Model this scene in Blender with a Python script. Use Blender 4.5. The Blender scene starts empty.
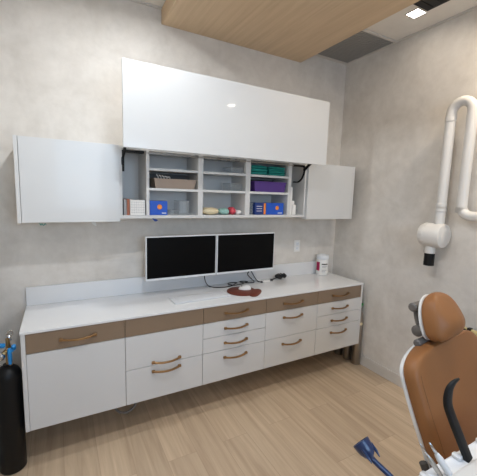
import bpy, bmesh, math, random
from mathutils import Vector, Matrix, Euler
random.seed(7)
S = bpy.context.scene
COL = S.collection
PI = math.pi

# ------------------------------------------------------------------ materials
MATS = {}
def srgb(r, g, b):
    f = lambda c: (c/255/12.92) if c/255 <= 0.04045 else ((c/255+0.055)/1.055)**2.4
    return (f(r), f(g), f(b), 1)

def mat(name, rgb, rough=0.5, metal=0.0, vary=0.06, scale=12.0, coat=0.0, spec=0.5, trans=0.0, bump=0.0, bscale=200.0, emit=0.0, alpha=1.0):
    """plain procedural surface: a base colour with faint mottling and optional fine bump"""
    if name in MATS: return MATS[name]
    m = bpy.data.materials.new(name); m.use_nodes = True
    nt = m.node_tree; N = nt.nodes; L = nt.links
    b = N['Principled BSDF']
    tc = N.new('ShaderNodeTexCoord'); no = N.new('ShaderNodeTexNoise')
    no.inputs['Scale'].default_value = scale; no.inputs['Detail'].default_value = 3
    L.new(tc.outputs['Object'], no.inputs['Vector'])
    mx = N.new('ShaderNodeMix'); mx.data_type = 'RGBA'
    c = srgb(*rgb)
    mx.inputs['A'].default_value = tuple(x*(1-vary) for x in c[:3])+(1,)
    mx.inputs['B'].default_value = tuple(min(1, x*(1+vary)) for x in c[:3])+(1,)
    L.new(no.outputs['Fac'], mx.inputs['Factor'])
    L.new(mx.outputs['Result'], b.inputs['Base Color'])
    b.inputs['Roughness'].default_value = rough
    b.inputs['Metallic'].default_value = metal
    b.inputs['Coat Weight'].default_value = coat
    b.inputs['Coat Roughness'].default_value = 0.05
    b.inputs['Specular IOR Level'].default_value = spec
    b.inputs['Transmission Weight'].default_value = trans
    b.inputs['Alpha'].default_value = alpha
    if bump:
        n2 = N.new('ShaderNodeTexNoise'); n2.inputs['Scale'].default_value = bscale
        L.new(tc.outputs['Object'], n2.inputs['Vector'])
        bp = N.new('ShaderNodeBump'); bp.inputs['Strength'].default_value = bump; bp.inputs['Distance'].default_value = 0.002
        L.new(n2.outputs['Fac'], bp.inputs['Height']); L.new(bp.outputs['Normal'], b.inputs['Normal'])
    if emit:
        b.inputs['Emission Color'].default_value = (1, .96, .9, 1); b.inputs['Emission Strength'].default_value = emit
    MATS[name] = m
    return m

def plaster_mat():
    m = bpy.data.materials.new('plaster wallcovering'); m.use_nodes = True
    nt = m.node_tree; N = nt.nodes; L = nt.links; b = N['Principled BSDF']
    geo = N.new('ShaderNodeNewGeometry')
    n1 = N.new('ShaderNodeTexNoise'); n1.inputs['Scale'].default_value = 3.2; n1.inputs['Detail'].default_value = 7; n1.inputs['Roughness'].default_value = .62; n1.inputs['Distortion'].default_value = .5
    n2 = N.new('ShaderNodeTexNoise'); n2.inputs['Scale'].default_value = 16; n2.inputs['Detail'].default_value = 5; n2.inputs['Roughness'].default_value = .6
    for n in (n1, n2): L.new(geo.outputs['Position'], n.inputs['Vector'])
    ad = N.new('ShaderNodeMath'); ad.operation = 'MULTIPLY_ADD'; ad.inputs[1].default_value = .45
    L.new(n2.outputs['Fac'], ad.inputs[0]); L.new(n1.outputs['Fac'], ad.inputs[2])
    cr = N.new('ShaderNodeValToRGB'); e = cr.color_ramp.elements
    e[0].position = .52; e[0].color = srgb(*WALL_A); e[1].position = .92; e[1].color = srgb(*WALL_B)
    L.new(ad.outputs[0], cr.inputs[0]); L.new(cr.outputs[0], b.inputs['Base Color'])
    b.inputs['Roughness'].default_value = .6; b.inputs['Specular IOR Level'].default_value = .35
    bp = N.new('ShaderNodeBump'); bp.inputs['Strength'].default_value = .12; bp.inputs['Distance'].default_value = .004
    L.new(ad.outputs[0], bp.inputs['Height']); L.new(bp.outputs['Normal'], b.inputs['Normal'])
    return m

def wood_mat(name, ca, cb, plank=None, rough=.45, grain=1.0):
    """oak grain running along world y, optional planks"""
    m = bpy.data.materials.new(name); m.use_nodes = True
    nt = m.node_tree; N = nt.nodes; L = nt.links; b = N['Principled BSDF']
    geo = N.new('ShaderNodeNewGeometry')
    mp = N.new('ShaderNodeMapping'); mp.inputs['Scale'].default_value = (22*grain, 1.1*grain, 22*grain)
    L.new(geo.outputs['Position'], mp.inputs['Vector'])
    src = mp.outputs['Vector']
    if plank:
        w, l = plank
        mb = N.new('ShaderNodeMapping'); mb.inputs['Rotation'].default_value = (0, 0, PI/2)
        L.new(geo.outputs['Position'], mb.inputs['Vector'])
        br = N.new('ShaderNodeTexBrick'); br.offset = .37; br.offset_frequency = 2; br.squash = 1
        br.inputs['Scale'].default_value = 1; br.inputs['Brick Width'].default_value = l; br.inputs['Row Height'].default_value = w
        br.inputs['Mortar Size'].default_value = .0016; br.inputs['Mortar Smooth'].default_value = .3; br.inputs['Bias'].default_value = 0
        br.inputs['Color1'].default_value = (0, 0, 0, 1); br.inputs['Color2'].default_value = (1, 1, 1, 1); br.inputs['Mortar'].default_value = (.5, .5, .5, 1)
        L.new(mb.outputs['Vector'], br.inputs['Vector'])
        # shift the grain from plank to plank
        va = N.new('ShaderNodeVectorMath'); va.operation = 'MULTIPLY_ADD'
        va.inputs[1].default_value = (31, 17, 9)
        L.new(br.outputs['Color'], va.inputs[0]); L.new(mp.outputs['Vector'], va.inputs[2])
        src = va.outputs[0]
    n1 = N.new('ShaderNodeTexNoise'); n1.inputs['Scale'].default_value = 1; n1.inputs['Detail'].default_value = 6; n1.inputs['Roughness'].default_value = .6; n1.inputs['Distortion'].default_value = .6
    L.new(src, n1.inputs['Vector'])
    cr = N.new('ShaderNodeValToRGB'); e = cr.color_ramp.elements
    e[0].position = .3; e[0].color = srgb(*ca); e[1].position = .72; e[1].color = srgb(*cb)
    L.new(n1.outputs['Fac'], cr.inputs[0]); out = cr.outputs[0]
    if plank:
        hv = N.new('ShaderNodeHueSaturation')
        mr = N.new('ShaderNodeMapRange'); mr.inputs['To Min'].default_value = .94; mr.inputs['To Max'].default_value = 1.06
        L.new(br.outputs['Color'], mr.inputs['Value']); L.new(mr.outputs[0], hv.inputs['Value']); L.new(out, hv.inputs['Color'])
        mx = N.new('ShaderNodeMix'); mx.data_type = 'RGBA'; mx.inputs['B'].default_value = srgb(120, 96, 76)
        mu = N.new('ShaderNodeMath'); mu.operation = 'MULTIPLY'; mu.inputs[1].default_value = .35
        L.new(br.outputs['Fac'], mu.inputs[0]); L.new(mu.outputs[0], mx.inputs['Factor']); L.new(hv.outputs[0], mx.inputs['A']); out = mx.outputs['Result']
    L.new(out, b.inputs['Base Color'])
    b.inputs['Roughness'].default_value = rough; b.inputs['Specular IOR Level'].default_value = .4
    return m

WALL_A = (205, 198, 189); WALL_B = (223, 217, 209)
M_WALL = plaster_mat()
M_FLOOR = wood_mat('oak plank floor', (172, 149, 124), (203, 181, 154), plank=(.19, 1.3), rough=.42)
M_SOFFIT = wood_mat('oak veneer soffit', (196, 170, 137), (214, 189, 156), rough=.45, grain=1.3)
M_CEIL = mat('white ceiling tile', (226, 220, 211), .9, bump=.15, bscale=350)
M_TRIM = mat('painted trim', (206, 200, 192), .45)
M_WHITE = mat('gloss white lacquer', (208, 208, 207), .34, vary=.01, coat=.2)
M_CARC = mat('white melamine', (210, 209, 207), .42, vary=.015)
M_TOP = mat('white solid surface worktop', (220, 220, 220), .22, vary=.015, coat=.2)
M_TAUPE = mat('taupe gloss lacquer', (132, 112, 92), .28, vary=.02, coat=.15)
M_GOLD = mat('brushed bronze gold', (164, 130, 92), .36, 1.0, vary=.05)
M_BLACK = mat('black plastic', (9, 9, 10), .5, spec=.3)
M_SCREEN = mat('dark glass screen', (7, 7, 8), .3, vary=.0, spec=.12)
M_BEZEL = mat('white plastic bezel', (226, 228, 231), .35, vary=.01)
M_CABLE = mat('black rubber cable', (24, 24, 26), .5)
M_LEATHER = mat('red brown leather', (100, 46, 30), .55, vary=.1, scale=40, bump=.2, bscale=300)
M_CHAIR = mat('caramel upholstery', (140, 94, 56), .45, vary=.03, scale=6, spec=.3, bump=.1, bscale=500)
M_SEAM = mat('caramel stitching', (128, 86, 52), .6)
M_SHELL = mat('white moulded shell', (214, 214, 213), .3, vary=.01)
M_GREY = mat('grey cast plastic', (98, 93, 89), .45, vary=.04)
M_DKGREY = mat('dark grey plastic', (66, 64, 62), .5)
M_STEEL = mat('brushed steel', (176, 172, 166), .33, 1.0, vary=.04, scale=30)
M_ARM = mat('white enamel tube', (222, 218, 212), .35, vary=.01)
M_BLUE = mat('blue moulded plastic', (16, 40, 80), .3, vary=.05, coat=.3)
M_TANK = mat('black cylinder paint', (9, 10, 12), .45, vary=.1, spec=.3)
M_VALVE = mat('blue valve plastic', (26, 126, 190), .4)
M_BRASS = mat('brass fitting', (176, 146, 100), .3, 1.0)
M_CHROME = mat('chrome', (196, 196, 196), .15, 1.0, vary=.01)
M_TANGREY = mat('aluminium cylinder', (164, 158, 150), .36, 1.0, vary=.04)
M_GREEN = mat('green valve cap', (44, 134, 62), .45)
M_VENT = mat('grey vent mesh', (146, 144, 139), .7, vary=.03, scale=60)
M_CREAM = mat('cream plastic', (214, 196, 140), .45)
M_TEAL = mat('teal surgical cloth', (22, 132, 122), .8, vary=.08, scale=40, bump=.3, bscale=120)
M_PURPLE = mat('purple plastic', (92, 58, 140), .45, vary=.04)
M_TAN = mat('tan plastic tray', (176, 156, 140), .5)
M_BLUEBOX = mat('blue printed card', (24, 82, 186), .45)
M_NAVY = mat('navy printed card', (22, 52, 120), .45)
M_ORANGE = mat('orange print', (236, 138, 44), .5)
M_CARD = mat('white card', (232, 230, 226), .6)
M_KEYS = mat('keyboard white', (206, 207, 209), .5)
M_PRINT = mat('grey print', (150, 150, 152), .6)
M_RUST = mat('rust brown card', (166, 104, 80), .6)
M_CLEAR = mat('clear acrylic', (216, 222, 224), .12, vary=.01, alpha=.12)
M_PINK = mat('magenta label', (214, 44, 108), .5)
M_RED = mat('red packet', (204, 70, 84), .5)
M_MINT = mat('mint packet', (150, 190, 182), .5)
M_SAND = mat('pale yellow packet', (222, 206, 170), .5)
M_GLOW = mat('lit diffuser', (255, 255, 255), .5, emit=14)
M_WINDOW = mat('window frame paint', (220, 220, 220), .4)

# ------------------------------------------------------------------ mesh helpers
def link(o, parent=None):
    COL.objects.link(o)
    if parent is not None: o.parent = parent
    return o

def obj(name, bm, m, parent=None, smooth=False, loc=None):
    me = bpy.data.meshes.new(name)
    bmesh.ops.recalc_face_normals(bm, faces=bm.faces[:])
    bm.to_mesh(me); bm.free()
    ms = m if isinstance(m, (list, tuple)) else [m]
    for x in ms: me.materials.append(x)
    if smooth:
        for p in me.polygons: p.use_smooth = True
        try: me.set_sharp_from_angle(angle=math.radians(40))
        except Exception: pass
    o = bpy.data.objects.new(name, me); link(o, parent)
    if loc is not None: o.location = loc
    return o

def box(bm, x0, x1, y0, y1, z0, z1, bev=0.0, mi=0, seg=2):
    r = bmesh.ops.create_cube(bm, size=1)
    vs = r['verts']
    for v in vs:
        v.co = Vector((x0+(v.co.x+.5)*(x1-x0), y0+(v.co.y+.5)*(y1-y0), z0+(v.co.z+.5)*(z1-z0)))
    fs = set(f for v in vs for f in v.link_faces)
    if bev:
        es = list(set(e for v in vs for e in v.link_edges))
        rr = bmesh.ops.bevel(bm, geom=es, offset=bev, segments=seg, affect='EDGES', profile=.5)
        fs = set(rr['faces']) | set(f for f in fs if f.is_valid)
    for f in fs:
        if f.is_valid: f.material_index = mi
    return bm

def B(x0, x1, y0, y1, z0, z1, bev=0.0):
    return box(bmesh.new(), x0, x1, y0, y1, z0, z1, bev)

def loft(bm, rings, cap=True, mi=0):
    vr = [[bm.verts.new(p) for p in r] for r in rings]
    n = len(vr[0])
    for a, b in zip(vr, vr[1:]):
        for i in range(n):
            f = bm.faces.new((a[i], a[(i+1) % n], b[(i+1) % n], b[i])); f.material_index = mi
    if cap:
        f = bm.faces.new(list(reversed(vr[0]))); f.material_index = mi
        f = bm.faces.new(vr[-1]); f.material_index = mi
    return bm

def lathe(bm, prof, origin=(0, 0, 0), axis=(0, 0, 1), n=24, mi=0):
    """prof: list of (radius, height along the axis)"""
    ax = Vector(axis).normalized(); q = ax.to_track_quat('Z', 'Y'); o = Vector(origin)
    rings = []
    for r, h in prof:
        r = max(r, 1e-4)
        rings.append([o + q @ Vector((r*math.cos(2*PI*i/n), r*math.sin(2*PI*i/n), h)) for i in range(n)])
    return loft(bm, rings, True, mi)

def smooth_path(pts, k=6):
    """Catmull-Rom through the points"""
    P = [Vector(p) for p in pts]
    P = [P[0]*2-P[1]] + P + [P[-1]*2-P[-2]]
    out = []
    for i in range(1, len(P)-2):
        for j in range(k):
            t = j/k; a, b, c, d = P[i-1], P[i], P[i+1], P[i+2]
            out.append(.5*((2*b)+(c-a)*t+(2*a-5*b+4*c-d)*t*t+(3*b-a-3*c+d)*t**3))
    out.append(P[-2])
    return out

def tube(bm, pts, r, n=12, mi=0, rad=None, sec=None):
    """sweep along a path; rad: radius per point; sec: (half width, half height) of a rounded-rectangle section"""
    P = [Vector(p) for p in pts]
    T = []
    for i in range(len(P)):
        t = (P[min(i+1, len(P)-1)]-P[max(i-1, 0)])
        T.append(t.normalized())
    up = Vector((0, 0, 1))
    if abs(T[0].dot(up)) > .9: up = Vector((1, 0, 0))
    nrm = (up - T[0]*up.dot(T[0])).normalized()
    rings = []
    for i, p in enumerate(P):
        nrm = (nrm - T[i]*nrm.dot(T[i])).normalized(); bi = T[i].cross(nrm)
        rr = rad[i] if rad else r
        ring = []
        for k in range(n):
            a = 2*PI*k/n
            if sec:
                c, s = math.cos(a), math.sin(a)
                e = .45
                x = math.copysign(abs(c)**e, c)*sec[0]; y = math.copysign(abs(s)**e, s)*sec[1]
                if rad: x *= rr; y *= rr
            else: x, y = rr*math.cos(a), rr*math.sin(a)
            ring.append(p + bi*x + nrm*y)
        rings.append(ring)
    return loft(bm, rings, True, mi)

def thing(name, label, cat, loc=(0, 0, 0), rotz=0, group=None):
    o = bpy.data.objects.new(name, None); o.empty_display_size = .1; link(o)
    o.location = loc; o.rotation_euler = (0, 0, rotz)
    return tag(o, label, cat, group)

def tag(o, label, cat, group=None):
    o['label'] = label; o['category'] = cat
    if group: o['group'] = group
    return o

def struct(name, bm, m, label=None):
    o = obj(name, bm, m); o['kind'] = 'structure'
    if label: o['label'] = label
    return o

def dup(root, loc, label, group=None):
    r = root.copy(); COL.objects.link(r); r.location = loc; r['label'] = label
    if group: r['group'] = group
    for ch in list(root.children):
        c = ch.copy(); COL.objects.link(c); c.parent = r
        for g in list(ch.children):
            d = g.copy(); COL.objects.link(d); d.parent = c
    return r

# ------------------------------------------------------------------ measures (metres): back wall y=0, room towards -y
XL, XR, YR, ZC = -.185, 2.861, -4.4, 3.029
W = 2.771; D = .507; H = .86; ZB = .246; ZT = .722; E = .022
U = (W-2*E)/5
BX = [E+U*i for i in range(6)]

# ------------------------------------------------------------------ setting
struct('floor', B(XL-.1, XR+.1, YR-.1, .1, -.1, 0), M_FLOOR)
struct('wall_back', B(XL-.1, XR+.1, 0, .1, 0, ZC+.1), M_WALL)
struct('wall_right', B(XR, XR+.1, YR-.1, .1, 0, ZC+.1), M_WALL)
struct('wall_left', B(XL-.1, XL, YR-.1, .1, 0, ZC+.1), M_WALL)
WX0, WX1, WZ0, WZ1 = .15, 1.75, 1.3, 2.6
bm = bmesh.new()
box(bm, XL-.1, WX0, YR-.1, YR, 0, ZC+.1); box(bm, WX1, XR+.1, YR-.1, YR, 0, ZC+.1)
box(bm, WX0, WX1, YR-.1, YR, 0, WZ0); box(bm, WX0, WX1, YR-.1, YR, WZ1, ZC+.1)
struct('wall_rear', bm, M_WALL)
struct('ceiling', B(XL-.1, XR+.1, YR-.1, .1, ZC, ZC+.1), M_CEIL)
bm = bmesh.new()
for a in ((WX0, WX0+.05, WZ0, WZ1), (WX1-.05, WX1, WZ0, WZ1), (WX0+.05, WX1-.05, WZ0, WZ0+.05), (WX0+.05, WX1-.05, WZ1-.05, WZ1), ((WX0+WX1)/2-.02, (WX0+WX1)/2+.02, WZ0+.05, WZ1-.05)):
    box(bm, a[0], a[1], YR-.08, YR-.02, a[2], a[3], .004)
struct('added_window_1', bm, M_WINDOW)  # unseen window added behind the viewer for cool light, sill set high to steepen it
struct('baseboard_right', B(XR-.014, XR, YR, 0, 0, .1, .003), M_TRIM)
struct('baseboard_left', B(XL, XL+.014, YR, 0, 0, .1, .003), M_TRIM)
struct('baseboard_back', B(XL+.014, XR-.014, -.014, 0, 0, .1, .003), M_TRIM)
# wood clad soffit dropped below the ceiling
struct('trim_1', B(.945, 2.272, -3.6, -.001, 2.917, ZC-.001, .002), M_SOFFIT, 'oak clad soffit hung under the ceiling')
# slim wall angle along the ceiling edge, and ceiling grid bars
bm = bmesh.new()
box(bm, XL, .945, -.022, -.0005, ZC-.012, ZC-.0005); box(bm, 2.272, XR, -.022, -.0005, ZC-.012, ZC-.0005)
box(bm, XR-.022, XR-.0005, YR, -.022, ZC-.012, ZC-.0005)
struct('trim_2', bm, M_TRIM)

# ------------------------------------------------------------------ ceiling things
v = thing('ceiling_vent', 'square grey return air vent in the ceiling corner beside the wooden soffit', 'vent', (2.565, -.305, ZC))
x0, x1, y0, y1 = 2.29, 2.852, -.592, -.014
bm = bmesh.new()
for a in ((x0, x1, y1-.02, y1), (x0, x1, y0, y0+.02), (x0, x0+.02, y0+.02, y1-.02), (x1-.02, x1, y0+.02, y1-.02)):
    box(bm, a[0]-2.565, a[1]-2.565, a[2]+.305, a[3]+.305, -.016, -.001, .002)
obj('frame', bm, M_TRIM, v)
bm = bmesh.new()
box(bm, x0+.02-2.565, x1-.02-2.565, y0+.02+.305, y1-.02+.305, -.008, -.002)
n = 22
for i in range(n):
    yy = y0+.02+.305+(i+.5)*(y1-y0-.04)/n
    box(bm, x0+.022-2.565, x1-.022-2.565, yy-.004, yy+.004, -.0125, -.008)
obj('grille', bm, M_VENT, v)

def downlight(x, y, label, power):
    d = thing('ceiling_downlight', label, 'ceiling light', (x, y, ZC), 0, 'square ceiling downlights')
    bm = bmesh.new(); s, t = .053, .046
    for a in ((-s, s, t, s), (-s, s, -s, -t), (-s, -t, -t, t), (t, s, -t, t)): box(bm, a[0], a[1], a[2], a[3], -.006, -.0005, .001)
    obj('trim_ring', bm, M_TRIM, d)
    obj('diffuser', B(-t, t, -t, t, -.004, -.001), M_GLOW, d)
    li = bpy.data.lights.new('downlight_lamp', 'AREA'); li.energy = power[0]; li.size = .1; li.color = power[1]; li.spread = math.radians(168)
    lo = bpy.data.objects.new('downlight_lamp', li); COL.objects.link(lo); lo.location = (x, y, ZC-.012)
LP = [(.42, (1, .86, .66)), (11.4, (.96, 1, 1.03)), (7, (1, .9, .74)), (3, (.9, 1, 1.15)), (23, (.68, .97, 1.36)), (11, (1, .87, .71)), (15, (.92, 1, 1.1))]
downlight(2.577, -.94, 'small square lit downlight in the ceiling beside the black panel', LP[0])
downlight(.66, -.74, 'small square lit downlight in the ceiling over the left wall cabinet', LP[1])
downlight(2.6, -3.1, 'small square lit downlight in the ceiling behind the viewer on the right', LP[2])
downlight(.6, -3.1, 'small square lit downlight in the ceiling behind the viewer on the left', LP[3])
downlight(2.6, -1.72, 'added square downlight out of view above the dental chair', LP[5])  # unseen lamp added to light the room from overhead
downlight(.66, -1.72, 'added square downlight out of view left of the soffit near the viewer', LP[6])  # unseen lamp added to light the cabinet fronts and the chair's left side
p = thing('ceiling_panel', 'flat black rectangular panel on the ceiling between the soffit and the right wall', 'ceiling panel', (2.45, -1.3, ZC))
obj('plate', B(-.155, .155, -.3, .29, -.012, -.001, .002), M_BLACK, p)
bm = bmesh.new()
for i in range(9): box(bm, -.13, .13, -.262+i*.062, -.25+i*.062, -.015, -.012)
obj('louvre', bm, M_BLACK, p)

# ------------------------------------------------------------------ base cabinets
def bow_handle(name='handle', L=.186, out=.034):
    bm = bmesh.new()
    pts = []
    for i in range(15):
        t = i/14; x = (t-.5)*L
        pts.append((x, -(.010+out*math.sin(PI*t)**.8*.75), -.004*math.sin(PI*t)))
    tube(bm, pts, .006, 12, sec=(.0075, .0055))
    for s in (-1, 1): box(bm, s*L/2-.011, s*L/2+.011, -.017, -.0005, -.009, .009, .003)
    return bm

def unit(i, rows, label, name='hanging_base_cabinet'):
    """rows: list of (kind, material, z0, z1, handle z or None)"""
    xa, xb = BX[i], BX[i+1]
    t = thing(name, label, 'cabinet', (xa, 0, ZB), 0, 'wall-hung base cabinets')
    zt = H-.016-ZB
    obj('body', B(.0008, U-.0008, -D+.022, -.0005, 0.0, zt-.001, .001), M_CARC, t)
    for kind, m, z0, z1, hz in rows:
        f = obj(kind, B(.0015, U-.0015, -D, -D+.020, z0-ZB, z1-ZB, .0012), m, t)
        if hz is not None:
            h = obj('handle', bow_handle(), M_GOLD, f, True)
            h.location = (U/2 if len(hz) == 1 else hz[1], -D, hz[0]-ZB)
    if i == 0: obj('side_panel', B(-E, 0, -D, -.003, -.001, zt-.001, .001), M_CARC, t)
    if i == 4: obj('side_panel', B(U, U+E, -D, -.003, -.001, zt-.001, .001), M_CARC, t)
    return t
g = .0018
ZTOP = H-.018
HB = .783
unit(0, [('drawer', M_TAUPE, ZT+g, ZTOP, (HB,)), ('door', M_WHITE, ZB, ZT-g, None)],
     'leftmost base cabinet, one large plain white door under a taupe drawer')
unit(1, [('drawer_front', M_TAUPE, ZT+g, ZTOP, None), ('drawer', M_WHITE, .4895+g, ZT-g, (.5135,)), ('drawer', M_WHITE, ZB, .4895-g, (.449,))],
     'base cabinet with two deep white drawers under a taupe front without a handle')
unit(2, [('drawer', M_TAUPE, ZT+g, ZTOP, (HB,)), ('drawer', M_WHITE, .604+g, ZT-g, (.664,)), ('drawer', M_WHITE, .4895+g, .604-g, (.5475,)), ('drawer', M_WHITE, ZB, .4895-g, (.431,))],
     'base cabinet under the mouse pad, three white drawers of uneven height below a taupe one')
unit(3, [('drawer', M_TAUPE, ZT+g, ZTOP, (HB,)), ('drawer', M_WHITE, .4895+g, ZT-g, (.662,)), ('drawer', M_WHITE, ZB, .4895-g, (.428,))],
     'base cabinet with two deep white drawers below a taupe drawer with a handle')
unit(4, [('drawer', M_TAUPE, ZT+g, ZTOP, (HB,)), ('drawer', M_WHITE, .604+g, ZT-g, (.664,)), ('drawer', M_WHITE, .4895+g, .604-g, (.5475,)), ('drawer', M_WHITE, ZB, .4895-g, (.431,))],
     'rightmost base cabinet, three white drawers below a taupe one, beside the gas cylinders')
w = thing('worktop', 'long white worktop with a low backsplash running over all the base cabinets', 'worktop', (0, 0, H))
obj('slab', B(-.004, W+.0015, -D-.006, -.002, -.0155, 0, .002), M_TOP, w)
obj('backsplash', B(-.002, W+.002, -.021, -.002, .0003, .131, .0015), M_TOP, w)

# ------------------------------------------------------------------ wall cabinets
Z0, Z1, DU = 1.461, 1.968, .294
def closed_unit(xa, xb, end, label):
    t = thing('wall_cabinet', label, 'cabinet', (xa, 0, Z0), 0, 'wall cabinets')
    w = xb-xa
    obj('body', B(.001 if end < 0 else .001, w-.001, -DU+.021, -.002, .003, Z1-Z0-.003, .001), M_CARC, t)
    if end < 0:
        obj('door', B(.022, w-.002, -DU, -DU+.019, 0, Z1-Z0, .0012), M_WHITE, t)
        obj('side_panel', B(-.001, .0195, -DU, -DU+.0205, -.002, Z1-Z0+.002, .001), M_CARC, t)
    else:
        obj('door', B(.002, w-.022, -DU, -DU+.019, 0, Z1-Z0, .0012), M_WHITE, t)
        obj('side_panel', B(w-.0195, w+.001, -DU, -DU+.0205, -.002, Z1-Z0+.002, .001), M_CARC, t)
    return t
closed_unit(0, .583, -1, 'closed white wall cabinet at the left end above the large plain door')
closed_unit(2.196, 2.777, 1, 'closed white wall cabinet at the right end above the white tub')

oc = thing('wall_cabinet', 'open middle wall cabinet with shelves under a raised glossy white lift-up door', 'cabinet', (0, 0, Z0), 0, 'wall cabinets')
xa, xb, yf = .584, 2.195, -.272
zb0, zb1 = 1.480, 1.502
zt0, zt1 = 1.949, 1.967
zz = lambda z: z-Z0
obj('bottom_panel', B(xa, xb, yf, -.003, zz(zb0), zz(zb1), .001), M_CARC, oc)
obj('top_panel', B(xa, xb, yf, -.003, zz(zt0), zz(zt1), .001), M_CARC, oc)
obj('back_panel', B(xa+.019, xb-.019, -.012, -.003, zz(zb1), zz(zt0)), M_CARC, oc)
for a in ((xa, xa+.0185), (xb-.0185, xb)): obj('side_panel', B(a[0], a[1], yf, -.003, zz(zb1), zz(zt0), .001), M_CARC, oc)
DV = [(.764, .785), (1.152, 1.192), (1.566, 1.610), (1.996, 2.029)]
for a in DV: obj('divider', B(a[0], a[1], yf+.001, -.0125, zz(zb1), zz(zt0), .001), M_CARC, oc)
for (l, r) in ((DV[0][1], DV[1][0]), (DV[1][1], DV[2][0]), (DV[2][1], DV[3][0])):
    for z in (1.678, 1.818): obj('shelf', B(l+.0005, r-.0005, yf+.002, -.0125, zz(z), zz(z+.018), .001), M_CARC, oc)
# raised door and its lift arms
door = obj('lift_door', B(.572, 2.189, -.517, -.498, zz(1.931), zz(2.436), .0015), M_WHITE, oc)
for s, x in ((1, .612), (-1, 2.168)):
    bm = bmesh.new()
    tube(bm, [(x, yf+.01, zz(1.90)), (x, yf-.05, zz(1.94)), (x, -.40, zz(1.985)), (x, -.497, zz(2.05))], .01, 10, sec=(.008, .012))
    box(bm, x-.009, x+.009, -.497-.002, -.44, zz(2.03), zz(2.075), .003)
    obj('lift_arm', bm, M_BLACK, oc)
    bm = bmesh.new()   # strut folded down against the cabinet side
    xs = x-.004 if s > 0 else x+.004
    if s > 0:
        tube(bm, smooth_path([(xs, -.262, 1.93-Z0), (xs, -.268, 1.87-Z0), (xs, -.262, 1.80-Z0)], 5), .01, 10, sec=(.006, .011))
        box(bm, xs-.008, xs+.008, -.268, -.23, zz(1.905), zz(1.942), .003)
    else:
        tube(bm, smooth_path([(xs, -.258, 1.94-Z0), (xs, -.266, 1.89-Z0), (xs, -.24, 1.835-Z0), (xs-.0, -.19, 1.80-Z0), (xs, -.12, 1.80-Z0)], 5), .01, 10, sec=(.006, .011))
    obj('gas_strut', bm, M_BLACK, oc)
    bm = bmesh.new()
    a, b = (x+.012, x+.135) if s > 0 else (x-.135, x-.012)
    box(bm, a, b, -.29, -.274, zz(1.925), zz(1.943), .003)
    obj('hinge_cover', bm, M_BLACK, oc)
for x in (1.318, 1.40, 1.475):
    L = .02 if x != 1.40 else .012
    obj('latch', B(x-L, x+L, -.288, -.2735, zz(1.925), zz(1.943), .003), M_BLACK, oc)
obj('stiffener_bar', B(.76, 2.03, -.292, -.2885, zz(1.928), zz(1.938), .001), M_STEEL, oc)

# ------------------------------------------------------------------ things in the open cabinet
def sbox(name, x0, x1, y0, y1, z0, h, m, label, cat, group=None, bev=.0015):
    t = thing(name, label, cat, ((x0+x1)/2, (y0+y1)/2, z0), 0, group)
    obj('body', B(-(x1-x0)/2, (x1-x0)/2, -(y1-y0)/2, (y1-y0)/2, .0004, h, bev), m, t)
    return t, (x1-x0)/2, (y1-y0)/2
ZS = [zb1+.0004, 1.6964, 1.8364]
# first narrow column
t, hx, hy = sbox('carton', .612, .632, -.255, -.12, ZS[0], .108, M_PRINT, 'thin grey carton standing at the far left of the open cabinet', 'box')
t, hx, hy = sbox('carton', .634, .652, -.255, -.12, ZS[0], .112, M_RUST, 'thin rust brown carton beside the white ruled box', 'box')
t, hx, hy = sbox('carton', .655, .757, -.258, -.14, ZS[0], .105, M_CARD, 'white ruled box on the cabinet floor in the left narrow column', 'box')
bm = bmesh.new()
for i in range(5): box(bm, -hx+.004, hx-.004, -hy-.0006, -hy, .018+i*.018, .0192+i*.018)
for i in range(6): box(bm, -hx+.012+i*.0155, -hx+.0128+i*.0155, -hy-.0006, -hy, .012, .096)
obj('printed_grid', bm, M_PRINT, t)
# blue boxes
def blue_box(x0, x1, label, dot, z=ZS[0], h=.102, navy=False):
    t, hx, hy = sbox('carton', x0, x1, -.262, -.15, z, h, M_NAVY if navy else M_BLUEBOX, label, 'box', 'blue cartons in the open cabinet')
    if dot is not None:
        bm = bmesh.new(); lathe(bm, [(.0, 0), (.018, 0), (.018, .0008), (.0, .0008)], (dot*hx, -hy+.0001, h*.58), (0, -1, 0), 20)
        obj('orange_dot', bm, M_ORANGE, t)
        obj('printed_line', B(hx*.35, hx*.85, -hy-.0006, -hy, .012, .018), M_CARD, t)
    else:
        bm = bmesh.new()
        box(bm, hx*.62, hx*.98, -hy-.0007, -hy, .004, h-.004)
        obj('orange_band', bm, M_ORANGE, t)
        bm = bmesh.new()
        for k in range(3): box(bm, -hx*.7, hx*.3, -hy-.0006, -hy, .03+k*.02, .034+k*.02)
        obj('printed_line', bm, M_CARD, t)
    return t
blue_box(.789, .918, 'blue carton with an orange dot on the left, under the tan tray', .1)
blue_box(1.668, 1.776, 'dark blue carton with an orange band, under the purple box', None, navy=True)
blue_box(1.780, 1.962, 'blue carton with an orange dot on the right, under the purple box', .25)
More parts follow.
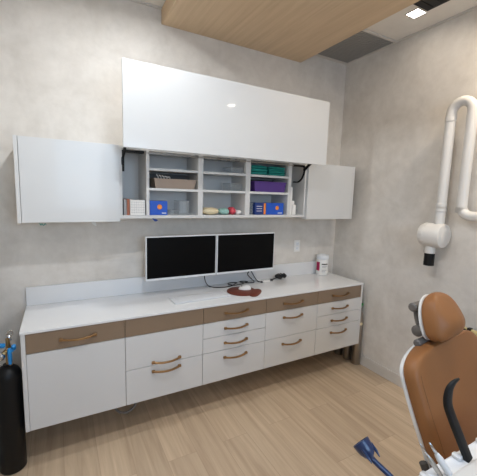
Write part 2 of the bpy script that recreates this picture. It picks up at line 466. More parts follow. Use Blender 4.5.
# clear organisers
def clear_box(x0, x1, h, label, z=ZS[0], y=(-.24, -.1)):
    t = thing('clear_organiser', label, 'organiser', ((x0+x1)/2, sum(y)/2, z), 0, 'clear acrylic organisers')
    hx, hy = (x1-x0)/2, (y[1]-y[0])/2; w = .0025
    bm = bmesh.new()
    box(bm, -hx, hx, -hy, hy, .0003, w); box(bm, -hx, hx, -hy, -hy+w, w, h); box(bm, -hx, hx, hy-w, hy, w, h)
    box(bm, -hx, -hx+w, -hy+w, hy-w, w, h); box(bm, hx-w, hx, -hy+w, hy-w, w, h)
    obj('tray', bm, M_CLEAR, t)
    bm = bmesh.new()
    for a in (h-.003,):
        box(bm, -hx-.001, hx+.001, -hy-.001, -hy+w, a, a+.003); box(bm, -hx-.001, -hx+w, -hy, hy, a, a+.003); box(bm, hx-w, hx+.001, -hy, hy, a, a+.003)
    obj('rim', bm, M_PRINT, t)
clear_box(1.018, 1.09, .105, 'tall clear acrylic organiser beside the blue carton below the tan tray')
clear_box(.945, 1.012, .035, 'low clear acrylic organiser between the blue carton and the tall one')
clear_box(1.615, 1.66, .10, 'clear acrylic organiser at the left of the dark blue carton')
clear_box(1.44, 1.55, .06, 'clear acrylic organiser on the middle shelf of the middle column', z=ZS[1])
clear_box(1.44, 1.55, .05, 'clear acrylic organiser on the top shelf of the middle column', z=ZS[2])
# tan tray with instruments
t = thing('storage_tray', 'tan plastic tray holding white tubing on the shelf above the blue carton', 'tray', (.985, -.17, ZS[1]))
bm = bmesh.new()
def taper_tray(bm, bx, by, tx, ty, h, w=.004):
    ob = [Vector((sx*bx, sy*by, .0004)) for sx, sy in ((-1, -1), (1, -1), (1, 1), (-1, 1))]
    ot = [Vector((sx*tx, sy*ty, h)) for sx, sy in ((-1, -1), (1, -1), (1, 1), (-1, 1))]
    it = [Vector((sx*(tx-w), sy*(ty-w), h)) for sx, sy in ((-1, -1), (1, -1), (1, 1), (-1, 1))]
    ib = [Vector((sx*(bx-w), sy*(by-w), .006)) for sx, sy in ((-1, -1), (1, -1), (1, 1), (-1, 1))]
    loft(bm, [ob, ot, it, ib])
taper_tray(bm, .148, .07, .158, .078, .066)
obj('tub', bm, M_TAN, t)
bm = bmesh.new(); a = .158
for q in ((-a-.005, a+.005, -.083, -.076), (-a-.005, a+.005, .076, .083), (-a-.005, -a+.002, -.076, .076), (a-.002, a+.005, -.076, .076)): box(bm, *q, .064, .070, .001)
obj('rim', bm, M_TAN, t)
bm = bmesh.new()
for i in range(5): tube(bm, smooth_path([(-.11+.02*i, -.03+.01*i, .03), (-.125+.022*i, -.05, .078), (-.14+.02*i, -.065, .098-.004*i)], 4), .004, 8)
t2 = obj('saliva_ejector_tubes', bm, M_CARD, None, True); t2.location = (.985, -.17, ZS[1]); t2.name = 'tubing_bundle'
tag(t2, 'bundle of thin white tubes lying in the tan tray', 'tubing')
t, hx, hy = sbox('dark_backing', .800, 1.14, -.075, -.02, ZS[1], .112, M_DKGREY, 'added dark grey case behind the tan tray', 'case')  # added dark slab that darkens the back of the compartment
# bag of packets
def packet(x, y, z, rx, ry, rz, m, label, name='packet', rot=0):
    bm = bmesh.new(); rings = []
    for j in range(7):
        ph = -PI/2+PI*(j+.5)/7
        rings.append([Vector((rx*math.cos(ph)**.6*math.copysign(abs(math.cos(a))**.7, math.cos(a)), ry*math.cos(ph)**.6*math.copysign(abs(math.sin(a))**.7, math.sin(a)), rz+rz*math.sin(ph)*(1+.12*math.sin(3*a+x*30)))) for a in [2*PI*k/18 for k in range(18)]])
    loft(bm, rings); o = obj(name, bm, m, None, True); o.location = (x, y, z); o.rotation_euler = (0, 0, rot)
    return tag(o, label, 'packet', 'packets on the cabinet floor')
packet(1.278, -.20, ZS[0], .075, .06, .027, M_SAND, 'pale yellow packet at the left of the packets on the cabinet floor')
packet(1.4, -.20, ZS[0], .044, .055, .025, M_MINT, 'mint green packet in the middle of the packets on the cabinet floor')
packet(1.475, -.205, ZS[0], .028, .045, .03, M_RED, 'red packet beside the mint green one on the cabinet floor')
packet(1.534, -.20, ZS[0], .027, .045, .018, M_CARD, 'white packet at the right end of the packets on the cabinet floor')
# teal cloths
def cloth(x0, x1, label, layers):
    bm = bmesh.new(); h = .078/layers
    for k in range(layers):
        rings = []
        for j in range(9):
            s = (j/8-.5)*2
            e = .88+.12*math.sqrt(max(0, 1-s*s))
            z = h*k+.0006+h*.49+h*.47*s
            rings.append([Vector(((x1-x0)/2*e*math.copysign(abs(math.cos(a))**.35, math.cos(a))+.002*math.sin(k*2.1), .095*e*math.copysign(abs(math.sin(a))**.35, math.sin(a)), z+.0015*math.sin(4*a+k))) for a in [2*PI*q/28 for q in range(28)]])
        loft(bm, rings)
    o = obj('folded_cloth', bm, M_TEAL, None, True); o.location = ((x0+x1)/2, -.155, ZS[2])
    tag(o, label, 'cloth', 'folded teal cloths')
cloth(1.616, 1.80, 'left stack of folded teal cloth on the top shelf', 3)
cloth(1.806, 1.988, 'right stack of folded teal cloth on the top shelf', 4)
# purple container
t = thing('storage_tray', 'purple plastic box on the middle shelf below the teal cloths', 'box', (1.82, -.165, ZS[1]))
bm = bmesh.new(); taper_tray(bm, .15, .085, .162, .09, .082); obj('tub', bm, M_PURPLE, t)
bm = bmesh.new(); a = .162
for q in ((-a-.004, a+.004, -.096, -.089), (-a-.004, a+.004, .089, .096), (-a-.004, -a+.002, -.089, .089), (a-.002, a+.004, -.089, .089)): box(bm, *q, .08, .087, .001)
obj('rim', bm, M_PURPLE, t)
t, hx, hy = sbox('dark_backing', 1.625, 1.98, -.066, -.02, ZS[1], .11, M_DKGREY, 'added dark grey case behind the purple box', 'case')  # added dark slab for the dark background of this compartment
# right narrow column
t, hx, hy = sbox('carton', 2.034, 2.056, -.258, -.15, ZS[0], .245, M_CARD, 'tall narrow white carton in the right narrow column of the cabinet', 'box')
t, hx, hy = sbox('carton', 2.060, 2.098, -.262, -.15, ZS[0], .088, M_CARD, 'lower white carton leaning against the tall narrow one', 'box')
t, hx, hy = sbox('carton', 2.062, 2.088, -.25, -.16, ZS[0]+.0884, .035, M_CARD, 'tiny white carton on top of the low white carton', 'box')
t = thing('clear_organiser', 'small clear cup at the right end of the cabinet floor', 'organiser', (2.13, -.21, ZS[0]))
bm = bmesh.new(); lathe(bm, [(.018, .0004), (.021, .045), (.0195, .045), (.0165, .004)], n=20); obj('cup', bm, M_CLEAR, t, True)
# bits hanging below the cabinets
bm = bmesh.new(); loft(bm, [[Vector((x, y, z)) for x, y in ((0, 0), (.003+.028*s, 0), (.003+.028*s, .004), (0, .004))] for s, z in ((.4, 0), (1, -.008), (.9, -.016), (.3, -.022))])
for v in bm.verts: v.co.x += -v.co.z*.9
o = obj('hanging_tag', bm, M_NAVY); o.location = (.803, -.268, zb0-.0006)
tag(o, 'small dark blue tag hanging under the open cabinet below the blue carton', 'tag')
bm = bmesh.new()
tube(bm, smooth_path([(0, 0, 0), (.006, 0, -.014), (.012, 0, -.004), (.02, 0, -.016), (.028, 0, -.004), (.034, 0, -.012)], 4), .0022, 6)
o = obj('hanging_thread', bm, M_TEAL); o.location = (.112, -.285, Z0-.003)
tag(o, 'curled teal thread hanging under the left closed wall cabinet', 'thread')
bm = bmesh.new(); loft(bm, [[Vector((x, y, z)) for x, y in ((a, 0), (b, 0), (b, .002), (a, .002))] for a, b, z in ((0, .03, 0), (.012, .034, -.02), (.028, .036, -.032))])
o = obj('hanging_paper_tag', bm, M_CARD); o.location = (.400, -.26, Z0+.0025)
tag(o, 'small white paper corner hanging under the left closed wall cabinet', 'tag')

# ------------------------------------------------------------------ on the worktop
ZW = H+.0004
def monitor(x0, x1, y, label):
    cx = (x0+x1)/2; w = (x1-x0)/2
    t = thing('monitor', label, 'monitor', (cx, y, ZW), 0, 'pair of monitors')
    z0, z1 = 1.0-ZW, 1.338-ZW
    obj('housing', B(-w, w, 0, .03, z0, z1, .004), M_BEZEL, t)
    obj('screen', B(-w+.007, w-.007, -.0012, 0, z0+.018, z1-.007), M_SCREEN, t)
    bm = bmesh.new(); box(bm, -.05, .05, .03, .05, z0+.1, z0+.2, .004)
    tube(bm, [(0, .05, z0+.15), (0, -y-.02, z0+.15)], .018, 12)
    box(bm, -.05, .05, -y-.02, -y-.0015, z0+.08, z0+.22, .003)
    obj('wall_arm', bm, M_GREY, t)
monitor(.772, 1.344, -.205, 'left black screen monitor in a white frame behind the keyboard')
monitor(1.352, 1.922, -.205, 'right black screen monitor in a white frame behind the mouse pad')
k = thing('keyboard', 'slim white keyboard on the worktop in front of the left monitor', 'keyboard', (1.165, -.315, ZW), math.radians(2))
obj('base', B(-.232, .232, -.075, .075, .0003, .010, .003), M_KEYS, k)
random.seed(3)
bm = bmesh.new()
for r in range(5):
    ncol = 15
    for c in range(ncol):
        x = -.224+c*.0299; yy = .064-r*.0275
        if r == 4 and 4 <= c <= 8: continue
        box(bm, x+.0015, x+.0283, yy-.0245, yy, .010, .0125, .0008)
box(bm, -.224+4*.0299+.0015, -.224+9*.0299-.0015, .064-4*.0275-.0245, .064-4*.0275, .010, .0125, .0008)
obj('keys', bm, M_KEYS, k)
# mouse pad (round with a wrist rest lobe)
mp = thing('mouse_pad', 'reddish brown leather mouse pad with a wrist rest lobe', 'mouse pad', (1.548, -.30, ZW), math.radians(45))
bm = bmesh.new()
def blob(r0, r1, h, z0):
    rings = []
    for e, z in ((.97, z0), (1, z0+h*.3), (1, z0+h*.75), (.975, z0+h)):
        ring = []
        for i in range(48):
            a = 2*PI*i/48
            ring.append(Vector((r0*e*math.cos(a), r0*e*math.sin(a)*.98, z)))
        rings.append(ring)
    return rings
loft(bm, blob(.132, 0, .006, .0003)); obj('pad', bm, M_LEATHER, mp, True)
bm = bmesh.new(); rings = []
for j in range(8):
    ph = (j/7)*PI/2
    rings.append([Vector((.112*math.cos(a)*max(math.cos(ph), .03)**.6, -.108+.05*math.sin(a)*max(math.cos(ph), .03)**.6 - .012*math.cos(a)**2, .0003+.017*math.sin(ph))) for a in [2*PI*i/32 for i in range(32)]])
loft(bm, rings); obj('wrist_rest', bm, M_LEATHER, mp, True)
ms = thing('computer_mouse', 'white computer mouse on the reddish brown mouse pad', 'mouse', (1.592, -.268, ZW+.0066), math.radians(65))
bm = bmesh.new(); rings = []
for j in range(9):
    ph = (j/8)*PI/2; c = max(math.cos(ph), .02)**.55
    rings.append([Vector((.031*math.cos(a)*c, .054*math.sin(a)*c, .0003+.031*math.sin(ph)*(1-.15*math.sin(a)))) for a in [2*PI*i/32 for i in range(32)]])
loft(bm, rings); obj('shell', bm, M_CARD, ms, True)
bm = bmesh.new(); lathe(bm, [(.0, -.003), (.007, -.003), (.007, .003), (0, .003)], (0, .028, .0245), (1, 0, 0), 16); obj('scroll_wheel', bm, M_GREY, ms, True)
# cables
zc = ZW+.0055
def cable(name, pts, r, label, k=6):
    bm = bmesh.new(); tube(bm, smooth_path(pts, k), r, 8)
    o = obj(name, bm, M_CABLE, None, True); return tag(o, label, 'cable')
cable('cable', [(1.295, -.10, 1.02), (1.29, -.10, .95), (1.315, -.11, .89), (1.36, -.125, zc+.006), (1.42, -.135, zc), (1.49, -.14, zc), (1.55, -.12, zc), (1.60, -.075, zc), (1.63, -.055, zc), (1.60, -.045, zc+.003), (1.54, -.06, zc+.006), (1.52, -.10, zc+.008), (1.56, -.14, zc+.006), (1.64, -.125, zc+.004), (1.71, -.08, zc+.003), (1.74, -.06, zc), (1.71, -.045, zc+.004), (1.66, -.055, zc+.008), (1.66, -.10, zc+.010), (1.70, -.13, zc+.010), (1.78, -.11, zc+.004), (1.78, -.07, zc+.02), (1.74, -.06, .93), (1.72, -.10, .965), (1.735, -.11, .985), (1.77, -.09, .95), (1.81, -.08, .895), (1.835, -.09, zc), (1.845, -.10, zc+.002)], .0042, 'black cable looping on the worktop below the two monitors')
h = thing('usb_adapter', 'small white adapter with a black plug at the end of the looping cable', 'adapter', (1.905, -.115, ZW), math.radians(8))
obj('body', B(-.042, .042, -.017, .017, .0003, .014, .004), M_CARD, h)
bm = bmesh.new(); box(bm, -.058, -.0425, -.009, .009, .002, .012, .002); obj('plug', bm, M_BLACK, h); bm = bmesh.new(); tube(bm, smooth_path([(.042, 0, .006), (.06, -.004, .005), (.085, -.004, .004)], 4), .0035, 8)
obj('cord', bm, M_BLACK, h)
cp = []
for i in range(64):
    a = i*2*PI/15; r = .036+.012*math.sin(i*.9)
    cp.append((2.095+r*1.25*math.cos(a), -.09+r*.8*math.sin(a), zc+.003+.036*i/64+.006*(1+math.sin(i*1.7))))
cp += [(2.05, -.10, zc+.022), (2.0, -.09, zc+.004), (1.985, -.075, zc)]
cable('coiled_cable', cp, .0048, 'coiled bundle of black cable on the worktop right of the monitors', 3)
# white tub with a magenta label
c = thing('wipes_tub', 'tall white wipes tub with a magenta label at the back right of the worktop', 'tub', (2.622, -.0885, ZW))
c.scale = (1.14, 1.14, 1.13)
bm = bmesh.new(); lathe(bm, [(.047, .0004), (.052, .004), (.052, .146), (.049, .151)], n=32); obj('canister', bm, M_CARD, c, True)
bm = bmesh.new(); lathe(bm, [(.0545, .1515), (.0555, .155), (.0555, .180), (.052, .186), (.03, .188), (.028, .194), (0, .195)], n=32); obj('lid', bm, M_BEZEL, c, True)
def curved_label(a0, a1, z0, z1, r=.0525):
    bm = bmesh.new(); n = 10
    lo = [bm.verts.new((r*math.cos(a0+(a1-a0)*i/n), r*math.sin(a0+(a1-a0)*i/n), z0)) for i in range(n+1)]
    hi = [bm.verts.new((r*math.cos(a0+(a1-a0)*i/n), r*math.sin(a0+(a1-a0)*i/n), z1)) for i in range(n+1)]
    for i in range(n): bm.faces.new((lo[i], lo[i+1], hi[i+1], hi[i]))
    bmesh.ops.solidify(bm, geom=bm.faces[:], thickness=-.0005)
    return bm
obj('magenta_label', curved_label(math.radians(158), math.radians(203), .045, .125), M_PINK, c)
bm = curved_label(math.radians(222), math.radians(290), .102, .112)
obj('printed_heading', bm, M_DKGREY, c)
for zz_, a1 in ((.088, 280), (.076, 270), (.052, 285), (.038, 262)):
    obj('printed_text', curved_label(math.radians(226), math.radians(a1), zz_-.0018, zz_+.0018), M_PRINT, c)
# wall outlet
o_ = thing('wall_outlet', 'white duplex outlet plate on the back wall right of the monitors', 'outlet', (2.345, 0, 1.165))
obj('plate', B(-.036, .036, -.006, -.0005, -.06, .06, .003), M_CARD, o_)
for z in (-.024, .024):
    s = obj('socket', B(-.017, .017, -.0085, -.006, z-.015, z+.015, .003), M_BEZEL, o_)
    bm = bmesh.new()
    for x in (-.006, .006): box(bm, x-.001, x+.001, -.0088, -.0084, z-.004, z+.006)
    obj('slot', bm, M_DKGREY, s)

# ------------------------------------------------------------------ gas cylinders at the right end
def gas_cylinder(x, y, r, h, label, first=None):
    t = thing('gas_cylinder', label, 'gas cylinder', (x, y, 0), 0, 'steel gas cylinders')
    bm = bmesh.new(); lathe(bm, [(r*.9, .0004), (r, .008), (r, h-.07), (r*.93, h-.045), (r*.72, h-.02), (r*.4, h-.004), (r*.36, h+.012), (0, h+.012)], n=32)
    obj('tank', bm, M_TANGREY, t, True)
    bm = bmesh.new(); lathe(bm, [(.017, h+.012), (.02, h+.016), (.02, h+.05), (.014, h+.055), (.014, h+.07), (0, h+.07)], n=16)
    obj('valve', bm, M_CHROME, t, True)
    bm = bmesh.new()
    for a in (0, 2*PI/3, 4*PI/3): lathe(bm, [(0, 0), (.011, .001), (.013, .014), (.010, .028), (0, .03)], (.012*math.cos(a), .012*math.sin(a), h+.05), (math.cos(a), math.sin(a), .55), 12)
    obj('cap', bm, M_GREEN, t, True)
    bm = bmesh.new()
    lathe(bm, [(0, 0), (.016, 0), (.016, .0012), (0, .0012)], (-.25*r, -.968*r, h-.125), (-.25, -.968, 0), 18)
    obj('round_sticker', bm, M_SAND, t)
    return t
gc = gas_cylinder(2.8160, -.452, .0415, .56, 'steel gas cylinder with a green cap, the front one beside the right base cabinet')
dup(gc, (2.8160, -.335, 0), 'middle steel gas cylinder of the row behind the right base cabinet')
dup(gc, (2.8160, -.215, 0), 'rearmost steel gas cylinder of the row, almost hidden under the right base cabinet')

# ------------------------------------------------------------------ black tank at the left end
t = thing('gas_cylinder', 'tall black tank with blue valves left of the base cabinets', 'gas cylinder', (-.0765, -.44, -.0))
r = .068; h = .80
bm = bmesh.new(); lathe(bm, [(r*.94, .0004), (r, .006), (r, .585), (r*.96, .605), (r*.8, .628), (r*.5, .645), (r*.3, .652), (r*.3, .66), (0, .66)], n=36); obj('tank', bm, M_TANK, t, True)
TV = t; DZ = -.118
bm = bmesh.new(); lathe(bm, [(.016, .765), (.016, .84), (.011, .842), (.011, .93), (0, .93)], n=16)
lathe(bm, [(.011, -.045), (.014, -.04), (.014, .03), (.011, .045)], (0, 0, .862), (.3, 1, 0), 14)
obj('valve', bm, M_BRASS, TV, True, (.010, 0, DZ))
bm = bmesh.new(); lathe(bm, [(0, 0), (.024, 0), (.027, .006), (.027, .02), (.02, .026), (0, .026)], (-.035, -.03, .845), (-.55, -.8, .1), 18); obj('gauge', bm, M_CHROME, TV, True, (.016, 0, DZ))
for (a, b, rr) in (((.004, -.035, .80), (.004, -.04, .885), .011), ((-.02, -.018, .895), (-.042, -.03, .905), .014), ((.022, -.025, .87), (.026, -.045, .90), .012)):
    d = Vector(b)-Vector(a); bm = bmesh.new(); lathe(bm, [(rr*.7, 0), (rr, .004), (rr, d.length-.004), (rr*.7, d.length)], a, d, 12); obj('blue_knob', bm, M_VALVE, TV, True, (.016, 0, DZ))
bm = bmesh.new(); box(bm, -.004, .012, -.05, -.038, .79, .86, .003); box(bm, .006, .024, -.046, -.034, .862, .876, .003); obj('blue_lever', bm, M_VALVE, TV, False, (.016, 0, DZ))
bm = bmesh.new()
tube(bm, smooth_path([(0, 0, .925), (-.01, -.005, .955), (.008, .0, .975), (.018, 0, .955), (.004, 0, .935)], 5), .0045, 8)
lathe(bm, [(0, -.006), (.02, -.006), (.022, 0), (.02, .006), (0, .006)], (0, 0, .935), (1, .4, .3), 14)
obj('top_fitting', bm, M_CHROME, TV, True, (.016, 0, DZ))

# hose loop under the cabinets
bm = bmesh.new()
tube(bm, smooth_path([(.505, -.44, .252), (.51, -.45, .20), (.545, -.455, .168), (.59, -.455, .163), (.635, -.445, .19), (.655, -.43, .252)], 6), .008, 10)
o = obj('hanging_hose', bm, M_GREY, None, True); tag(o, 'grey hose loop hanging under the seam of the two left base cabinets', 'hose')

# ------------------------------------------------------------------ folded tubular arm on the right wall
AX = 2.764
arm = thing('wall_arm_light', 'white folded tubular arm with a round joint and black tip on the right wall', 'wall arm', (AX, -1.15, 1.40))
arm.name = 'folding_wall_arm'
rel = lambda y, z, x=0: (x, y+1.15, z-1.40)
T1, T2 = -1.168, -1.312
bm = bmesh.new()
pts = [rel(T1, 1.47)] + [rel(T1, z) for z in (1.7, 1.95, 2.2, 2.292)]
for i in range(1, 12):
    a = PI*i/12; c = (T1+T2)/2; rr = (T1-T2)/2
    pts.append(rel(c+rr*math.cos(a), 2.298+rr*1.05*math.sin(a)))
pts += [rel(T2, z) for z in (2.292, 2.2, 1.95, 1.72, 1.66)]
for i in range(1, 9):
    a = PI/2*i/8
    pts.append(rel(T2-.07+.07*math.cos(a), 1.635-.07*math.sin(a)))
pts += [rel(y, 1.565) for y in (-1.42, -1.6, -1.85)]
tube(bm, pts, .034, 20); obj('tube', bm, M_ARM, arm, True)
for y, z in ((T1, 1.605), (T2, 1.605), (T1, 1.628), (T2, 1.605), (T1, 2.262)):
    bm = bmesh.new(); lathe(bm, [(.034, -.02), (.0375, -.018), (.0375, .018), (.034, .02)], rel(y, z), (0, 0, 1), 24); obj('collar', bm, M_ARM, arm, True)
bm = bmesh.new(); R = .094
lathe(bm, [(R*.72, -.082), (R*.94, -.074), (R, -.055), (R, .035), (R*.985, .0365), (R*.985, .0395), (R, .041), (R*.98, .07), (R*.84, .092), (R*.5, .103), (0, .105)], rel(-1.14, 1.402), (0, 1, 0), 40)
obj('joint_drum', bm, M_ARM, arm, True)
bm = bmesh.new(); lathe(bm, [(R*.68, -.0825), (R*.6, -.087), (0, -.088)], rel(-1.14, 1.402), (0, 1, 0), 40); obj('joint_cover', bm, M_ARM, arm, True)
bm = bmesh.new(); lathe(bm, [(.03, -.15), (.037, -.146), (.037, -.125), (.033, -.08)], rel(-1.118, 1.405), (0, 0, 1), 24); obj('neck', bm, M_ARM, arm, True)
bm = bmesh.new()
prof = [(.034, -.245), (.038, -.243)]
for i in range(8): prof += [(.038, -.24+i*.011), (.0365, -.238+i*.011), (.0365, -.233+i*.011), (.038, -.231+i*.011)]
prof += [(.034, -.1515)]
lathe(bm, prof, rel(-1.118, 1.405), (0, 0, 1), 24); obj('tip', bm, M_BLACK, arm, True)
bm = bmesh.new(); box(bm, 0, XR-AX-.001, .06-1.15+1.06, .06-1.15+1.16, -.06, .06, .004)
obj('wall_bracket', bm, M_ARM, arm, True)
bm = bmesh.new(); tube(bm, [(0, -.70, .165), (XR-AX-.001, -.70, .165)], .03, 16)
lathe(bm, [(.05, 0), (.055, .004), (.055, .012), (.03, .016)], (XR-AX-.001, -.70, .165), (-1, 0, 0), 24)
obj('wall_flange', bm, M_ARM, arm, True)

# cream rail low on the right wall
rl = thing('wall_rail', 'cream rail with a black clip low on the right wall behind the headrest', 'rail', (XR, -1.55, .725))
obj('bar', B(-.05, -.028, -.5, .205, -.022, .022, .004), M_CREAM, rl)
bm = bmesh.new(); box(bm, -.058, -.024, .10, .125, -.03, .028, .003); tube(bm, [(-.052, .11, .0), (-.056, .19, .016)], .009, 8); obj('clip', bm, M_BLACK, rl)
bm = bmesh.new()
for y in (-.45, .0, .17): box(bm, -.028, -.0005, y-.015, y+.015, -.015, .015, .002)
obj('standoff', bm, M_CREAM, rl)

# ------------------------------------------------------------------ dental chair
CH = thing('dental_chair', 'caramel upholstered dental chair with a white shell and headrest facing the room', 'dental chair', (1.778, -1.925, 0), math.radians(6))
REC = math.radians(17)
def bk(x, n, v):
    """backrest frame: x across, n out of the face (towards the sitter), v up along the backrest"""
    curve = -.05*math.cos((v-.18)*2*PI/.75)*.55          # gentle S profile
    y = .0 + v*math.sin(REC) - n*math.cos(REC) + curve*.5
    z = .43 + v*math.cos(REC) - n*math.sin(REC)*-1
    return Vector((x, y, z))
BH = .60
def bwid(v, w):
    t = v/BH
    base = w*(.80+.20*math.sin(min(t/.62, 1)*PI/2))
    if t > .80:
        q = (t-.80)/.20
        base *= max(1-q**2.4, 0)**(1/2.8)
    return max(base, .004)
def back_shell(n0, n1, w, e, vtop, mod=0):
    rings = []; K = 30
    for j in range(K+1):
        s = j/K; v = vtop*(1-(1-s)**1.6)
        ww = bwid(v*BH/vtop*.9995, w)
        th = (n1-n0)/2; mid = (n1+n0)/2
        sh = min(1, (ww/w*1.6))
        ring = []
        for i in range(40):
            a = 2*PI*i/40
            x = ww*math.copysign(abs(math.cos(a))**e, math.cos(a)); n = mid + th*sh*math.copysign(abs(math.sin(a))**e, math.sin(a))
            ring.append(bk(x+.072, n, v))
        rings.append(ring)
    return rings
bm = bmesh.new(); loft(bm, back_shell(.0, .085, .33, .36, BH)); obj('backrest', bm, M_CHAIR, CH, True)
bm = bmesh.new(); loft(bm, back_shell(-.012, .02, .328, .45, BH-.003)); obj('backrest_shell', bm, M_SHELL, CH, True)
bm = bmesh.new()      # stitched seam round the face and two panel seams
def seam(xf, v0, v1):
    pts = []
    for i in range(25):
        v = v0+(v1-v0)*i/24; pts.append(bk(xf(v), .0785, v))
    return pts
tube(bm, seam(lambda v: .072-(bwid(v, .33)-.028), .02, .50), .0016, 6); tube(bm, seam(lambda v: .072+(bwid(v, .33)-.028), .02, .50), .0016, 6)
tube(bm, seam(lambda v: -.085-.02*v, .02, .52), .0013, 6); tube(bm, seam(lambda v: .085+.02*v, .02, .52), .0013, 6)
obj('seam', bm, M_SEAM, CH)
# headrest
HT = math.radians(20)
HC = bk(.008, .055, BH+.110)
def hr(x, n, v):
    return HC + Vector((x, v*math.sin(HT)-n*math.cos(HT), v*math.cos(HT)+n*math.sin(HT)))
def pad(w, hgt, n0, n1, e, bulge=0, top=2.0, K=24):
    rings = []
    for j in range(K+1):
        s = -1+2*j/K; s = math.copysign(1-(1-abs(s))**1.5, s); s = max(-.998, min(.998, s))
        if s > -.35: ww = w*max(1-((s+.35)/1.35)**top, 0)**(1/top)
        else: ww = w*max(1-((-.35-s)/.65)**3.6, 0)**(1/3.6)
        ww = max(ww, .004)
        ring = []
        for i in range(36):
            a = 2*PI*i/36; ca, sa = math.cos(a), math.sin(a)
            x = ww*math.copysign(abs(ca)**e, ca)
            shf = (1-abs(s)**4)**.5
            n = (n0+n1)/2 + (n1-n0)/2*shf*math.copysign(abs(sa)**e, sa)
            if sa > 0: n += bulge*(1-(x/w)**2)*shf*math.exp(-((s+.3)/.75)**2)
            ring.append(hr(x, n, s*hgt))
        rings.append(ring)
    return rings
bm = bmesh.new(); loft(bm, pad(.119, .109, -.010, .064, .34, .05)); obj('headrest', bm, M_CHAIR, CH, True)
bm = bmesh.new(); loft(bm, pad(.112, .102, -.026, -.004, .5)); obj('headrest_shell', bm, M_SHELL, CH, True)
bm = bmesh.new()
lathe(bm, [(.015, -.085), (.021, -.08), (.021, .08), (.015, .085)], hr(0, -0.050, .055), (1, 0, 0), 16)
lathe(bm, [(.018, -.09), (.027, -.085), (.027, .085), (.018, .09)], hr(0, -0.054, -.055), (1, 0, 0), 16)
for x in (-.055, .055): tube(bm, [hr(x, -0.050, .055), hr(x, -0.056, 0), hr(x, -0.054, -.055)], .012, 10)
box(bm, -.03, .03, 0, 0, 0, 0) if False else None
tube(bm, [hr(0, -.035, .0), hr(0, -0.054, -.03)], .02, 12)
tube(bm, [hr(-.03, -0.054, -.055), hr(-.03, -.045, -.10), bk(-.03, -.005, BH-.05)], .014, 10)
tube(bm, [hr(.03, -0.054, -.055), hr(.03, -.045, -.10), bk(.03, -.005, BH-.05)], .014, 10)
lathe(bm, [(.012, -.12), (.018, -.115), (.018, .115), (.012, .12)], hr(0, -.05, -.105), (1, 0, 0), 14)
obj('headrest_bracket', bm, M_GREY, CH, True)
# seat, leg rest, base
def slab_pts(sec, e=.45, n=36):
    rings = []
    for (y, w, zc_, th) in sec:
        rings.append([Vector((w*math.copysign(abs(math.cos(a))**e, math.cos(a)), y, zc_+th*math.copysign(abs(math.sin(a))**e, math.sin(a)))) for a in [2*PI*i/n for i in range(n)]])
    return rings
bm = bmesh.new(); loft(bm, slab_pts([(-.02, .17, .44, .02), (-.05, .21, .44, .045), (-.2, .25, .425, .05), (-.4, .26, .43, .05), (-.55, .25, .45, .045), (-.75, .22, .47, .042), (-1.0, .19, .42, .04), (-1.15, .17, .38, .035), (-1.2, .13, .37, .02)])); obj('seat', bm, M_CHAIR, CH, True)
bm = bmesh.new(); loft(bm, slab_pts([(-.0, .16, .37, .02), (-.06, .20, .36, .03), (-.4, .24, .36, .03), (-.6, .22, .38, .03), (-1.1, .16, .35, .02)])); obj('seat_shell', bm, M_SHELL, CH, True)
bm = bmesh.new(); box(bm, -.13, .13, -.55, -.15, .06, .34, .03, seg=3); obj('column', bm, M_SHELL, CH)
bm = bmesh.new(); box(bm, -.25, .25, -.85, .02, .0004, .06, .02, seg=3); obj('base_plate', bm, M_SHELL, CH)
bm = bmesh.new()
for s in (-1, 1):
    bm = bmesh.new()
    lathe(bm, [(.05, -.012), (.055, -.008), (.055, .008), (.05, .012)], (s*.232, -.02, .46), (1, 0, 0), 24)
    tube(bm, [(s*.232, -.02, .465), (s*.246, .03, .57)], .016, 10)
    obj('hinge', bm, M_DKGREY, CH, True)

# ------------------------------------------------------------------ delivery unit in the foreground
DU_ = thing('delivery_unit', 'white instrument delivery console in the bottom right foreground', 'delivery unit', (1.36, -2.37, 0))
ZD = .85
rel = lambda x, y, z=0: Vector((x-1.36, y+2.37, z))
def rrect(x0, x1, y0, y1, r, z, n=6):
    out = []
    for cx, cy, a0 in ((x1-r, y1-r, 0), (x0+r, y1-r, PI/2), (x0+r, y0+r, PI), (x1-r, y0+r, 3*PI/2)):
        for i in range(n+1):
            a = a0+PI/2*i/n; out.append(rel(cx+r*math.cos(a), cy+r*math.sin(a), z))
    return out
bm = bmesh.new()
loft(bm, [rrect(1.13, 1.78, -2.58, -2.165, .05, z) if not k else rrect(1.13+k, 1.78-k, -2.58+k, -2.165-k, .05, z) for k, z in ((.02, ZD-.1), (0, ZD-.09), (0, ZD-.012), (.004, ZD-.004), (.012, ZD))])
obj('console', bm, M_SHELL, DU_, True)
bm = bmesh.new()
loft(bm, [rrect(1.105+k, 1.79-k, -2.175+k*.3, -2.118-k, .02, z) for k, z in ((.006, ZD-.05), (0, ZD-.044), (0, ZD-.016), (.006, ZD-.010))])
obj('instrument_holder', bm, M_BEZEL, DU_, True)
for x in (1.155, 1.325, 1.47):
    bm = bmesh.new()
    loft(bm, [rrect(x-.012+k, x+.012-k, -2.15+k, -2.123-k, .008, z) for k, z in ((.003, ZD-.0105), (0, ZD-.006), (0, ZD+.002), (.005, ZD+.006))])
    obj('holder_lug', bm, M_SHELL, DU_, True)
bm = bmesh.new(); bx = rel(1.068, -2.165, .790); box(bm, bx.x, bx.x+.042, bx.y, bx.y+.045, bx.z, bx.z+.0195, .002)
obj('holder_bracket', bm, M_SHELL, DU_)
bm = bmesh.new(); lathe(bm, [(.05, .03), (.05, .70), (.04, .745)], rel(1.33, -2.45), (0, 0, 1), 24); obj('post', bm, M_SHELL, DU_, True)
